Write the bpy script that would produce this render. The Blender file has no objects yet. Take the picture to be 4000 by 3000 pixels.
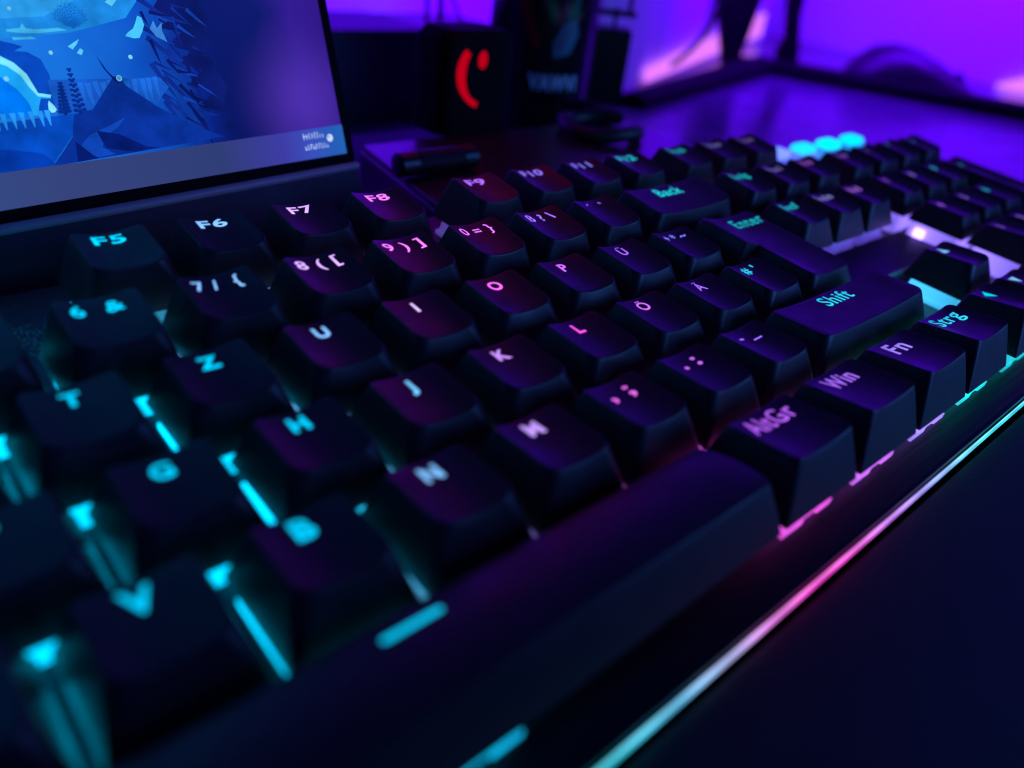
import bpy, bmesh, math, random
from mathutils import Vector, Matrix
random.seed(7)
S = 0.001                      # everything below is written in millimetres
scene = bpy.context.scene
COL = scene.collection

# ------------------------------------------------------------------ camera
CAM_POS = (95.991, -41.668, 79.991)
CAM_R = [[0.745116, -0.658715, 0.104388], [-0.280948, -0.451968, -0.846637], [0.604872, 0.601515, -0.521833]]
cam_d = bpy.data.cameras.new('camera')
cam = bpy.data.objects.new('camera', cam_d)
COL.objects.link(cam)
M = Matrix.Identity(4)
for i in range(3):
    M[i][0] = CAM_R[0][i]; M[i][1] = -CAM_R[1][i]; M[i][2] = -CAM_R[2][i]
    M[i][3] = CAM_POS[i] * S
cam.matrix_world = M
cam_d.sensor_width = 36
cam_d.lens = 26.93
cam_d.clip_start = 0.002
cam_d.clip_end = 20
cam_d.dof.use_dof = True
cam_d.dof.focus_distance = 0.165
cam_d.dof.aperture_fstop = 8.0
scene.camera = cam

# ------------------------------------------------------------------ world and view
w = bpy.data.worlds.new('World'); scene.world = w; w.use_nodes = True
bg = w.node_tree.nodes['Background']
bg.inputs[0].default_value = (0.015, 0.05, 0.50, 1)
bg.inputs[1].default_value = 0.16
scene.view_settings.view_transform = 'Standard'
scene.view_settings.look = 'None'
scene.view_settings.exposure = 0
scene.view_settings.gamma = 1
scene.render.engine = 'CYCLES'
scene.cycles.sample_clamp_indirect = 4
scene.cycles.filter_width = 1.1
scene.cycles.max_bounces = 6
scene.cycles.use_light_tree = True

# ------------------------------------------------------------------ lamps
def area(name, loc, target, size, color, power, sy=None):
    d = bpy.data.lights.new(name, 'AREA'); d.energy = power; d.color = color
    d.shape = 'RECTANGLE'; d.size = size * S; d.size_y = (sy or size) * S
    o = bpy.data.objects.new(name, d); COL.objects.link(o)
    o.location = Vector(loc) * S
    o.rotation_euler = (Vector(target) - Vector(loc)).to_track_quat('-Z', 'Y').to_euler()
    return o
VIOLET = (0.11, 0.0, 1.0)
# unseen violet fill lights, added over the desk to wash the foot of the walls
area('violet_fill_angled', (700, 290, 175), (740, 398, 20), 480, VIOLET, 3.3, 40)
area('violet_fill_right', (900, 240, 185), (1020, 250, 30), 420, VIOLET, 1.0, 40)
area('violet_fill_left', (300, 350, 130), (300, 431, 40), 420, VIOLET, 1.3, 30)
# added cool fill for the key fronts, and added red light tinting the key tops
L = area('cool_fill_front', (560, -330, 120), (300, 60, -30), 220, (0.06, 0.21, 0.88), .27)
L.data.spread = math.radians(75)
area('red_fill', (284, 168, 96), (200, 60, 10), 44, (1.0, 0.0, 0.05), 0.0066)

# ------------------------------------------------------------------ materials
def nodes(name):
    m = bpy.data.materials.new(name); m.use_nodes = True
    nt = m.node_tree; b = nt.nodes['Principled BSDF']
    return m, nt, b
def plain(name, col, rough=0.5, metal=0.0, spec=0.5, bump=0.0, scale=900, stretch=(1, 1, 1), var=0.0):
    m, nt, b = nodes(name)
    b.inputs['Base Color'].default_value = (*col, 1)
    b.inputs['Roughness'].default_value = rough
    b.inputs['Metallic'].default_value = metal
    b.inputs['Specular IOR Level'].default_value = spec
    if bump or var:
        tc = nt.nodes.new('ShaderNodeTexCoord'); mp = nt.nodes.new('ShaderNodeMapping')
        mp.inputs['Scale'].default_value = stretch
        nz = nt.nodes.new('ShaderNodeTexNoise'); nz.inputs['Scale'].default_value = scale; nz.inputs['Detail'].default_value = 4
        nt.links.new(tc.outputs['Object'], mp.inputs[0]); nt.links.new(mp.outputs[0], nz.inputs['Vector'])
        if bump:
            bp = nt.nodes.new('ShaderNodeBump'); bp.inputs['Strength'].default_value = bump; bp.inputs['Distance'].default_value = 0.0002
            nt.links.new(nz.outputs[0], bp.inputs['Height']); nt.links.new(bp.outputs[0], b.inputs['Normal'])
        if var:
            mr = nt.nodes.new('ShaderNodeMapRange'); mr.inputs[1].default_value = .3; mr.inputs[2].default_value = .7
            mr.inputs[3].default_value = rough - var; mr.inputs[4].default_value = rough + var
            nz2 = nt.nodes.new('ShaderNodeTexNoise'); nz2.inputs['Scale'].default_value = scale * .12
            nt.links.new(mp.outputs[0], nz2.inputs['Vector'])
            nt.links.new(nz2.outputs[0], mr.inputs[0]); nt.links.new(mr.outputs[0], b.inputs['Roughness'])
    return m
def emit(name, col, strength=1.0, use_obj=False):
    m = bpy.data.materials.new(name); m.use_nodes = True; nt = m.node_tree
    nt.nodes.remove(nt.nodes['Principled BSDF'])
    e = nt.nodes.new('ShaderNodeEmission'); e.inputs[0].default_value = (*col, 1); e.inputs[1].default_value = strength
    if use_obj:
        oi = nt.nodes.new('ShaderNodeObjectInfo'); nt.links.new(oi.outputs['Color'], e.inputs[0])
    nt.links.new(e.outputs[0], nt.nodes['Material Output'].inputs[0])
    return m, nt, e

def cap_material():
    m, nt, b = nodes('keycap_plastic')
    b.inputs['Base Color'].default_value = (0.040, 0.021, 0.030, 1)
    b.inputs['Roughness'].default_value = 0.42
    b.inputs['Specular IOR Level'].default_value = 0.33
    tc = nt.nodes.new('ShaderNodeTexCoord')
    oi = nt.nodes.new('ShaderNodeObjectInfo')
    ad = nt.nodes.new('ShaderNodeVectorMath'); ad.operation = 'ADD'
    cv = nt.nodes.new('ShaderNodeCombineXYZ')
    nt.links.new(oi.outputs['Random'], cv.inputs[0]); nt.links.new(tc.outputs['Object'], ad.inputs[0]); nt.links.new(cv.outputs[0], ad.inputs[1])
    nz = nt.nodes.new('ShaderNodeTexNoise'); nz.inputs['Scale'].default_value = 5200; nz.inputs['Detail'].default_value = 2
    bp = nt.nodes.new('ShaderNodeBump'); bp.inputs['Strength'].default_value = .35; bp.inputs['Distance'].default_value = .00003
    nt.links.new(ad.outputs[0], nz.inputs['Vector']); nt.links.new(nz.outputs[0], bp.inputs['Height']); nt.links.new(bp.outputs[0], b.inputs['Normal'])
    # finger-worn sheen: roughness wanders a little over each cap
    n2 = nt.nodes.new('ShaderNodeTexNoise'); n2.inputs['Scale'].default_value = 160; n2.inputs['Detail'].default_value = 3
    mr = nt.nodes.new('ShaderNodeMapRange'); mr.inputs[1].default_value = .3; mr.inputs[2].default_value = .7; mr.inputs[3].default_value = .38; mr.inputs[4].default_value = .52
    nt.links.new(ad.outputs[0], n2.inputs['Vector']); nt.links.new(n2.outputs[0], mr.inputs[0]); nt.links.new(mr.outputs[0], b.inputs['Roughness'])
    # sparse pale dust specks
    vo = nt.nodes.new('ShaderNodeTexVoronoi'); vo.inputs['Scale'].default_value = 620
    lt = nt.nodes.new('ShaderNodeMath'); lt.operation = 'LESS_THAN'; lt.inputs[1].default_value = .055
    n3 = nt.nodes.new('ShaderNodeTexNoise'); n3.inputs['Scale'].default_value = 90
    gt = nt.nodes.new('ShaderNodeMath'); gt.operation = 'GREATER_THAN'; gt.inputs[1].default_value = .58
    mu = nt.nodes.new('ShaderNodeMath'); mu.operation = 'MULTIPLY'
    mx = nt.nodes.new('ShaderNodeMix'); mx.data_type = 'RGBA'
    mx.inputs[6].default_value = (0.040, 0.021, 0.030, 1); mx.inputs[7].default_value = (.3, .3, .32, 1)
    nt.links.new(ad.outputs[0], vo.inputs['Vector']); nt.links.new(ad.outputs[0], n3.inputs['Vector'])
    nt.links.new(vo.outputs['Distance'], lt.inputs[0]); nt.links.new(n3.outputs[0], gt.inputs[0])
    nt.links.new(lt.outputs[0], mu.inputs[0]); nt.links.new(gt.outputs[0], mu.inputs[1])
    nt.links.new(mu.outputs[0], mx.inputs[0]); nt.links.new(mx.outputs[2], b.inputs['Base Color'])
    return m

M_CAP = cap_material()
M_VOID = plain('matt_black', (0.003, 0.003, 0.005), .8, 0, .12)
M_PLATE = plain('brushed_dark_metal', (0.030, 0.030, 0.040), .34, .7, .5, bump=.5, scale=700, stretch=(.06, 1, 1), var=.08)
M_CASE = plain('case_plastic', (0.02, 0.02, 0.024), .4, 0, .5, bump=.2, scale=2500)
M_LEG, _, _e = emit('legend_backlight', (1, 1, 1), 1.55, True)
_nt = M_LEG.node_tree; _tc = _nt.nodes.new('ShaderNodeTexCoord'); _sp = _nt.nodes.new('ShaderNodeSeparateXYZ'); _mr = _nt.nodes.new('ShaderNodeMapRange')
_mr.inputs[1].default_value = .0005; _mr.inputs[2].default_value = .0062; _mr.inputs[3].default_value = 1.9; _mr.inputs[4].default_value = 1.0
_nt.links.new(_tc.outputs['Object'], _sp.inputs[0]); _nt.links.new(_sp.outputs[1], _mr.inputs[0]); _nt.links.new(_mr.outputs[0], _e.inputs[1])
M_LED, _, _e2 = emit('led_chip', (1, 1, 1), 7.0, True)
M_LEDN, _, _e4 = emit('led_chip_dim', (1, 1, 1), 1.8, True)
def housing_material():
    m, nt, e = emit('milky_switch_housing', (1, 1, 1), 1.0, True)  # LED light inside is painted as emission, fading away from the LED
    out = nt.nodes['Material Output']
    tc = nt.nodes.new('ShaderNodeTexCoord')
    d = nt.nodes.new('ShaderNodeVectorMath'); d.operation = 'DISTANCE'; d.inputs[1].default_value = (0, .0055, .003)
    nt.links.new(tc.outputs['Object'], d.inputs[0])
    mr = nt.nodes.new('ShaderNodeMapRange'); mr.inputs[1].default_value = .003; mr.inputs[2].default_value = .016
    mr.inputs[3].default_value = 2.1; mr.inputs[4].default_value = .5
    nt.links.new(d.outputs['Value'], mr.inputs[0]); nt.links.new(mr.outputs[0], e.inputs[1])
    df = nt.nodes.new('ShaderNodeBsdfPrincipled'); df.inputs['Base Color'].default_value = (.5, .5, .5, 1); df.inputs['Roughness'].default_value = .3
    a = nt.nodes.new('ShaderNodeAddShader')
    nt.links.new(e.outputs[0], a.inputs[0]); nt.links.new(df.outputs[0], a.inputs[1]); nt.links.new(a.outputs[0], out.inputs[0])
    return m
M_HOUSE = housing_material()
M_DESK = plain('desk_laminate', (0.11, 0.08, 0.15), .22, 0, .5, bump=.1, scale=300, var=.05)
M_REST = plain('wrist_rest_fabric', (0.030, 0.026, 0.045), .62, 0, .4, bump=.6, scale=1500)
M_BLACK = plain('black_plastic', (0.012, 0.012, 0.016), .38, 0, .5, bump=.15, scale=1500)
M_GLOSS = plain('black_gloss', (0.012, 0.010, 0.014), .16, 0, .6)
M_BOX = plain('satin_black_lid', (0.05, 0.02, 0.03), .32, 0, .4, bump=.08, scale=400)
M_METAL = plain('dark_metal', (0.05, 0.05, 0.06), .4, .9, .5, bump=.3, scale=900, stretch=(1, .05, 1))
M_WALL = plain('painted_wall', (0.72, 0.72, 0.74), .75, 0, .3, bump=.25, scale=60)
M_CABLE = plain('cable_rubber', (0.012, 0.012, 0.014), .5, 0, .5)

# ------------------------------------------------------------------ mesh helpers
class MB:
    def __init__(s): s.v = []; s.f = []; s.m = []
    def add(s, vs, fs, mi=0):
        o = len(s.v); s.v += [tuple(q) for q in vs]; s.f += [tuple(i + o for i in f) for f in fs]; s.m += [mi] * len(fs)
    def prism(s, pts, z0, z1, mi=0, inset=0):
        n = len(pts)
        if inset:
            cx = sum(q[0] for q in pts) / n; cy = sum(q[1] for q in pts) / n
            mxr = max(math.hypot(q[0] - cx, q[1] - cy) for q in pts)
            tp = [(cx + (x - cx) * (1 - inset / mxr), cy + (y - cy) * (1 - inset / mxr)) for x, y in pts]
            vs = [(x, y, z0) for x, y in pts] + [(x, y, z1 - inset) for x, y in pts] + [(x, y, z1) for x, y in tp]
            fs = [(i, (i + 1) % n, n + (i + 1) % n, n + i) for i in range(n)] + [(n + i, n + (i + 1) % n, 2 * n + (i + 1) % n, 2 * n + i) for i in range(n)]
            fs += [tuple(range(2 * n, 3 * n)), tuple(reversed(range(n)))]
        else:
            vs = [(x, y, z0) for x, y in pts] + [(x, y, z1) for x, y in pts]
            fs = [(i, (i + 1) % n, n + (i + 1) % n, n + i) for i in range(n)] + [tuple(range(n, 2 * n)), tuple(reversed(range(n)))]
        s.add(vs, fs, mi)
    def box(s, x0, x1, y0, y1, z0, z1, mi=0, bev=0):
        if bev:
            s.prism(fillet([(x0, y0), (x1, y0), (x1, y1), (x0, y1)], [bev] * 4, 3), z0, z1, mi, inset=bev * .6)
        else:
            s.prism([(x0, y0), (x1, y0), (x1, y1), (x0, y1)], z0, z1, mi)
    def tube(s, path, r, n=10, mi=0, closed=False, cap=True):
        P = [Vector(q) for q in path]; k = len(P); rings = []
        up = Vector((0, 0, 1))
        for i, q in enumerate(P):
            a = P[(i - 1) % k] if (closed or i) else P[0]; b = P[(i + 1) % k] if (closed or i < k - 1) else P[-1]
            t = (b - a).normalized(); u = t.cross(up)
            if u.length < 1e-3: u = t.cross(Vector((0, 1, 0)))
            u.normalize(); v = u.cross(t); rr = r[i] if isinstance(r, (list, tuple)) else r
            rings.append([q + (u * math.cos(2 * math.pi * j / n) + v * math.sin(2 * math.pi * j / n)) * rr for j in range(n)])
        vs = [x for g in rings for x in g]; fs = []
        for i in range(k if closed else k - 1):
            for j in range(n):
                a, b = i * n + j, i * n + (j + 1) % n; c, d = ((i + 1) % k) * n + (j + 1) % n, ((i + 1) % k) * n + j
                fs.append((a, b, c, d))
        if cap and not closed: fs += [tuple(reversed(range(n))), tuple(range((k - 1) * n, k * n))]
        s.add(vs, fs, mi)
    def lathe(s, prof, c=(0, 0), n=40, mi=0):
        k = len(prof); vs = []
        for r, z in prof: vs += [(c[0] + r * math.cos(2 * math.pi * j / n), c[1] + r * math.sin(2 * math.pi * j / n), z) for j in range(n)]
        fs = [(i * n + j, i * n + (j + 1) % n, (i + 1) * n + (j + 1) % n, (i + 1) * n + j) for i in range(k - 1) for j in range(n)]
        fs += [tuple(reversed(range(n))), tuple(range((k - 1) * n, k * n))]
        s.add(vs, fs, mi)
    def xform(s, fn): s.v = [tuple(fn(Vector(q))) for q in s.v]
    def mesh(s, name, mats, smooth=True):
        me = bpy.data.meshes.new(name)
        me.from_pydata([(x * S, y * S, z * S) for x, y, z in s.v], [], s.f)
        for m in mats: me.materials.append(m)
        for p, mi in zip(me.polygons, s.m): p.material_index = mi
        me.validate(); me.update()
        bm = bmesh.new(); bm.from_mesh(me); bmesh.ops.recalc_face_normals(bm, faces=bm.faces); bm.to_mesh(me); bm.free()
        if smooth:
            me.polygons.foreach_set('use_smooth', [True] * len(me.polygons))
            me.set_sharp_from_angle(angle=math.radians(32))
        return me
    def build(s, name, mats, parent=None, smooth=True):
        if not isinstance(mats, (list, tuple)): mats = [mats]
        return link(name, s.mesh(name, mats, smooth), parent)
def link(name, me, parent=None, loc=None):
    o = bpy.data.objects.new(name, me); COL.objects.link(o)
    if parent: o.parent = parent
    if loc: o.location = Vector(loc) * S
    return o
def thing(name, label, cat, loc=(0, 0, 0), group=None):
    o = bpy.data.objects.new(name, None); COL.objects.link(o); o.empty_display_size = .01
    o.location = Vector(loc) * S; o['label'] = label; o['category'] = cat
    if group: o['group'] = group
    return o
def tag(o, label, cat, group=None):
    o['label'] = label; o['category'] = cat
    if group: o['group'] = group
    return o
def kind(o, k): o['kind'] = k; return o

def fillet(pts, rad, seg=5, sub=0):
    out = []; n = len(pts)
    for i in range(n):
        p = Vector(pts[i]); a = Vector(pts[i - 1]); b = Vector(pts[(i + 1) % n]); r = rad[i]
        da = (a - p).normalized(); db = (b - p).normalized()
        ang = math.acos(max(-1, min(1, da.dot(db)))); t = r / math.tan(ang / 2)
        c = p + (da + db).normalized() * (r / math.sin(ang / 2))
        s0 = p + da * t - c; s1 = p + db * t - c
        a0 = math.atan2(s0.y, s0.x); a1 = math.atan2(s1.y, s1.x); d = (a1 - a0 + math.pi) % (2 * math.pi) - math.pi
        for k in range(seg + 1):
            th = a0 + d * k / seg; out.append((c.x + r * math.cos(th), c.y + r * math.sin(th)))
        if sub:
            out.append(None)
    if sub:
        res = []; m = len(out)
        for i, q in enumerate(out):
            if q is None:
                a = out[i - 1]; b = out[(i + 1) % m]
                res += [(a[0] + (b[0] - a[0]) * k, a[1] + (b[1] - a[1]) * k) for k in (.02, .14, .3, .5, .7, .86, .98)]
            else: res.append(q)
        out = res
    return out

# ================================================================== KEYBOARD
U = 19.05
KB = thing('keyboard', 'black full-size German mechanical keyboard with cyan, violet and pink backlight', 'keyboard', (0, 0, .49))
KB.rotation_euler.x = math.radians(4)

def C(r, g, b):
    f = lambda c: ((c / 255 + .055) / 1.055) ** 2.4 if c > 10 else c / 255 / 12.92
    return (f(r), f(g), f(b), 1)
CY = C(0, 204, 255)
# row: centre y, cap height at centre, tilt, top y shift, legend y
YF = 5.24
ROW = {5: (YF * U, 14.0, .09, -.6, 3.2), 4: (4 * U, 14.5, .09, -.5, 3.0), 3: (3 * U, 12.4, .05, .4, 3.8),
       2: (2 * U, 11.8, .0, .5, 4.0), 1: (U, 12.6, -.08, .9, 4.5), 0: (0, 13.5, -.165, 1.1, 4.6)}
DISH = 1.05
def cap_top(row, hw, space=False, yc=0):
    _, zc, t, _, _ = ROW[row]
    if space: return lambda x, y: zc + .15 + t * y - .8 * (y / 6.4) ** 2
    p = 2 if hw < 8 else 2.6
    return lambda x, y: zc + t * (y - yc) + DISH * min(1.2, abs(x / hw)) ** p
cap_cache = {}
def cap_mesh(row, wu, kindk='std', zb=5.0):
    key = (row, wu, kindk, zb)
    if key in cap_cache: return cap_cache[key]
    yo = ROW[row][3]; CL = .6; IX = 2.65
    if kindk == 'enter':            # ISO: step on the left side, local origin between rows 3 and 2
        ox = 14.375 * U
        bp = [(13.75 * U + CL - ox, -U + CL), (15 * U - CL - ox, -U + CL), (15 * U - CL - ox, U - CL), (13.5 * U + CL - ox, U - CL), (13.5 * U + CL - ox, CL), (13.75 * U + CL - ox, CL)]
        tp = [(bp[0][0] + IX, bp[0][1] + 3.0), (bp[1][0] - IX, bp[1][1] + 3.0), (bp[2][0] - IX, bp[2][1] - 2.4), (bp[3][0] + IX, bp[3][1] - 2.4), (bp[4][0] + IX, 1.6), (bp[5][0] + IX, .6)]
        rb = [.9] * 4 + [.4, .4]; rt = [2.2, 2.2, 1.4, 1.4, .5, .5]
        hw = 10.6
        zf = lambda x, y: 12.2 + .035 * y + DISH * min(1.2, abs((x - 1) / hw)) ** 2.4
    else:
        hx = wu * U / 2 - CL; hy = U / 2 - CL
        if kindk == 'tall': hy = U - CL
        bp = [(-hx, -hy), (hx, -hy), (hx, hy), (-hx, hy)]
        ty = hy - 2.4
        tp = [(-hx + IX, -ty + yo), (hx - IX, -ty + yo), (hx - IX, ty + yo), (-hx + IX, ty + yo)]
        rb = [.6 if row else .4] * 4; rt = [2.3, 2.3, 1.3, 1.3] if row else [1.5, 1.5, 1.3, 1.3]
        zf = cap_top(row, hx - IX, kindk == 'space')
        if kindk == 'tall':
            zt = ROW[row]; zf = (lambda z0, hw: lambda x, y: z0 + .03 * y + DISH * min(1.2, abs(x / hw)) ** 2)(12.2, hx - IX)
    B = fillet(bp, rb, 4, 7); T = fillet(tp, rt, 4, 7); n = len(B)
    cx = sum(q[0] for q in tp) / len(tp); cy = sum(q[1] for q in tp) / len(tp)
    hwx = max(abs(q[0] - cx) for q in tp); hwy = max(abs(q[1] - cy) for q in tp)
    mb = MB(); rings = []
    def side(t, dz):
        r = []
        for a, b in zip(B, T):
            # the sides swell slightly outwards like moulded caps do
            k = t + .10 * t * (1 - t) * -1
            x = a[0] + (b[0] - a[0]) * k; y = a[1] + (b[1] - a[1]) * k
            zt = zf(b[0], b[1]); r.append((x, y, zb + (zt - zb) * t - dz))
        return r
    for t, dz in ((0, 0), (.04, 0), (.5, 0), (.9, 0), (.965, .02), (.99, .06)): rings.append(side(t, dz))
    def inner(off, dz):
        r = []
        for b in T:
            sx = 1 - off / hwx; sy = 1 - off / hwy
            x = cx + (b[0] - cx) * sx; y = cy + (b[1] - cy) * sy; r.append((x, y, zf(x, y) - dz))
        return r
    rings.append(inner(.07, .03)); rings.append(inner(.2, 0))
    for k in (.92, .84, .74, .64, .54, .44, .34, .24, .12):
        r = []
        for b in T:
            x = cx + (b[0] - cx) * k * .96; y = cy + (b[1] - cy) * k * .96; r.append((x, y, zf(x, y)))
        rings.append(r)
    vs = [q for r in rings for q in r] + [(cx, cy, zf(cx, cy))]
    fs = [(i * n + j, i * n + (j + 1) % n, (i + 1) * n + (j + 1) % n, (i + 1) * n + j) for i in range(len(rings) - 1) for j in range(n)]
    o = (len(rings) - 1) * n; fs += [(o + j, o + (j + 1) % n, len(vs) - 1) for j in range(n)]
    mb.add(vs, fs)
    # hollow underside: inner skirt
    inn = [(q[0] * .90, q[1] * .90, zb) for q in B]; deep = [(q[0] * .82, q[1] * .82, 8.5) for q in B]
    o = len(mb.v); mb.v += inn + deep
    mb.f += [(j, o + j, o + (j + 1) % n, (j + 1) % n) for j in range(n)] + [(o + j, o + n + j, o + n + (j + 1) % n, o + (j + 1) % n) for j in range(n)] + [tuple(range(o + n, o + 2 * n))]
    mb.m += [0] * (2 * n + 1)
    me = mb.mesh('keycap', [M_CAP]); me.set_sharp_from_angle(angle=math.radians(28))
    cap_cache[key] = (me, zf, yo)
    return cap_cache[key]

# ---------------------------------------------------------------- legends
def text_mesh(txt, bold=None):
    cu = bpy.data.curves.new('t', 'FONT'); cu.body = txt; cu.size = 1; cu.offset = (.014 if txt in 'ÄÖÜ' else .034 if len(txt) == 1 else .022 if len(txt) < 4 else .014) if bold is None else bold; cu.resolution_u = 5; cu.space_character = 1.1 if len(txt) > 1 else 1
    ob = bpy.data.objects.new('t', cu); COL.objects.link(ob)
    dg = bpy.context.evaluated_depsgraph_get(); dg.update()
    me = bpy.data.meshes.new_from_object(ob.evaluated_get(dg))
    bpy.data.objects.remove(ob)
    bm = bmesh.new(); bm.from_mesh(me); bpy.data.meshes.remove(me)
    return bm
def glyph_bm(spec):
    """returns bmesh in unit coords (x right, y up)"""
    if spec in ('<up>', '<down>', '<left>', '<right>'):
        bm = bmesh.new(); a = {'<up>': 0, '<down>': math.pi, '<left>': math.pi / 2, '<right>': -math.pi / 2}[spec]
        vs = []
        for x, y in ((-.6, -.4), (.6, -.4), (0, .6)):
            vs.append(bm.verts.new((x * math.cos(a) - y * math.sin(a), x * math.sin(a) + y * math.cos(a), 0)))
        bm.faces.new(vs); return bm
    if spec == '<bar>':
        bm = bmesh.new(); pts = fillet([(-4, -.45), (4, -.45), (4, .45), (-4, .45)], [.4] * 4, 4)
        bm.faces.new([bm.verts.new((x, y, 0)) for x, y in pts]); return bm
    return text_mesh(spec)
def legend(txt, zf, yo, ly, parent, col, height=3.3, width=None, dx=0, bright=1.0):
    bm = glyph_bm(txt)
    if not bm.verts: bm.free(); return
    xs = [v.co.x for v in bm.verts]; ys = [v.co.y for v in bm.verts]
    cap = .73                               # cap height of the built-in font
    if txt.startswith('<'): sx = sy = height / 1.0 if txt != '<bar>' else 1.0
    else: sy = sx = height / cap
    if width: sx = width / (max(xs) - min(xs))
    mx = (max(xs) + min(xs)) / 2
    y0 = .36 if not txt.startswith('<') else 0
    for v in bm.verts:
        v.co.x = (v.co.x - mx) * sx + dx - .5 * (txt != '<bar>'); v.co.y = (v.co.y - y0) * sy + ly
    x0 = min(v.co.x for v in bm.verts); x1 = max(v.co.x for v in bm.verts)
    k = math.floor(x0)
    while k < x1:
        bmesh.ops.bisect_plane(bm, geom=bm.verts[:] + bm.edges[:] + bm.faces[:], plane_co=(k, 0, 0), plane_no=(1, 0, 0)); k += .8
    me = bpy.data.meshes.new('legend')
    for v in bm.verts:
        x, y = v.co.x, v.co.y; v.co = (x * S, y * S, (zf(x, y) + .07) * S)
    bm.to_mesh(me); bm.free(); me.materials.append(M_LEG)
    o = link('legend', me, parent); o.color = (col[0] * bright, col[1] * bright, col[2] * bright, 1)
    return o

# ---------------------------------------------------------------- switch housing
def housing_mesh(up=0, w=0):
    mb = MB()
    flange = [(-7.8, -7.8), (-1.6, -7.8), (-1.3, -7.4), (3.0, -7.4), (3.3, -7.8), (7.8, -7.8), (7.8, 7.8), (-7.8, 7.8)]
    mb.prism(flange, 0.0, 1.1)
    z = [(1.1, 7.4 + w), (3.4 + up * .6, 7.0 + w), (6.4 + up, 5.6)]
    rings = [[(x, y, zz) for x, y in fillet([(-h, -h), (h, -h), (h, h), (-h, h)], [.8] * 4, 2)] for zz, h in z]
    n = len(rings[0]); vs = [q for r in rings for q in r]
    fs = [(i * n + j, i * n + (j + 1) % n, (i + 1) * n + (j + 1) % n, (i + 1) * n + j) for i in range(2) for j in range(n)] + [tuple(range(2 * n, 3 * n))]
    mb.add(vs, fs)
    return mb.mesh('switch_housing', [M_HOUSE])
H_MESH = housing_mesh(); H_TALL = housing_mesh(1.2, .3)
def led_mesh():
    mb = MB(); mb.box(-1.6, 1.6, 6.9, 8.3, 1.1, 2.6, bev=.3); return mb.mesh('led', [M_LEDN])
L_MESH = led_mesh()
mb = MB(); mb.box(-8.7, -7.6, 2.2, 5.4, 2.0, 4.6, bev=.3); L_SIDE = mb.mesh('led', [M_LED])

DIM = .45
def key(x, row, txt='', w=1, col=CY, glow=None, kindk='std', width=None, height=2.9, bright=.9, dx=0, gs=1.0, y=None, label=None):
    pad = x >= 18.9
    me, zf, yo = cap_mesh(row, w, kindk, 6.4 if pad else 5.0)
    yy = ROW[row][0] if y is None else y
    o = link('keycap', me, KB, (x * U, yy, 0))
    nm = label or ('black keycap marked %s' % txt if txt and not txt.startswith('<') else 'plain black keycap')
    o['label'] = nm
    glow = glow or col
    if glow is not CY and row > 0 and x < 15: gs *= .5
    if glow is CY and x < 9: gs *= 1.4 if row < 5 else .5
    if txt:
        ly = ROW[row][4]
        if kindk == 'enter': ly = 11.8
        if kindk == 'tall': ly = 11
        legend(txt, zf, yo, ly, o, col, height, width, dx, bright)
    h = link('switch_housing', H_TALL if pad else H_MESH, KB, (x * U, yy, 0)); h.color = tuple(c * gs for c in glow[:3]) + (1,)
    l = link('led', L_SIDE if (pad and x < 19.6) else L_MESH, h); l.color = h.color
    return o

W_ = 11.3
# ---- function row
key(.5, 5, 'Esc', width=6.7); key(2.5, 5, 'F1', width=4.6); key(3.5, 5, 'F2', width=5.0); key(4.5, 5, 'F3', width=5.0); key(5.5, 5, 'F4', width=5.0)
LB = C(125, 185, 255); LV = C(205, 165, 255); PK = C(232, 115, 255); VI = C(165, 100, 255); BV = C(130, 105, 240); TE = C(25, 185, 205)
key(7, 5, 'F5', gs=.5, width=5.5); key(8, 5, 'F6', width=5.5, col=LB); key(9, 5, 'F7', width=5.5, col=LV); key(10, 5, 'F8', width=5.5, col=PK, glow=VI)
key(11.5, 5, 'F9', gs=.3, width=5.7, col=VI, glow=BV); key(12.5, 5, 'F10', width=7.1, col=BV); key(13.5, 5, 'F11', width=6.7, col=C(115, 105, 225)); key(14.5, 5, 'F12', width=7.1, col=TE)
key(15.75, 5, 'Druck', width=7.8, col=TE, bright=.6); key(16.75, 5, 'Rollen', width=8.2, col=C(110, 110, 190), bright=.5); key(17.75, 5, 'Pause', width=8.2, col=C(120, 90, 170), bright=.5)
# ---- number row
key(.5, 4, '^ °', width=4.9); key(1.5, 4, '1 !', width=5.7); key(2.5, 4, '2 "', width=6.6); key(3.5, 4, '3 §', width=6.6); key(4.5, 4, '4 $', width=6.6); key(5.5, 4, '5 %', width=6.6)
key(6.5, 4, '6  &', width=7.6); key(7.5, 4, '7 /  {', width=8.0, col=LB); key(8.5, 4, '8 ( [', width=8.6, col=C(210, 165, 255), glow=LB)
key(9.5, 4, '9 ) ]', width=8.9, col=PK, glow=VI); key(10.5, 4, '0 = }', width=8.4, col=C(215, 105, 255), glow=VI); key(11.5, 4, 'ß ? \\', width=7.9, col=C(150, 110, 255)); key(12.5, 4, '´  `', width=5.2, col=C(120, 115, 240))
key(14, 4, 'Back', w=2, width=10.2, col=TE, height=3.8)
key(15.75, 4, 'Einfg', width=7.8, col=TE, bright=.6); key(16.75, 4, 'Pos1', width=7.4, col=C(120, 110, 190), bright=.55); key(17.75, 4, 'Bild', width=6.6, col=C(150, 80, 190), bright=.55)
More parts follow.
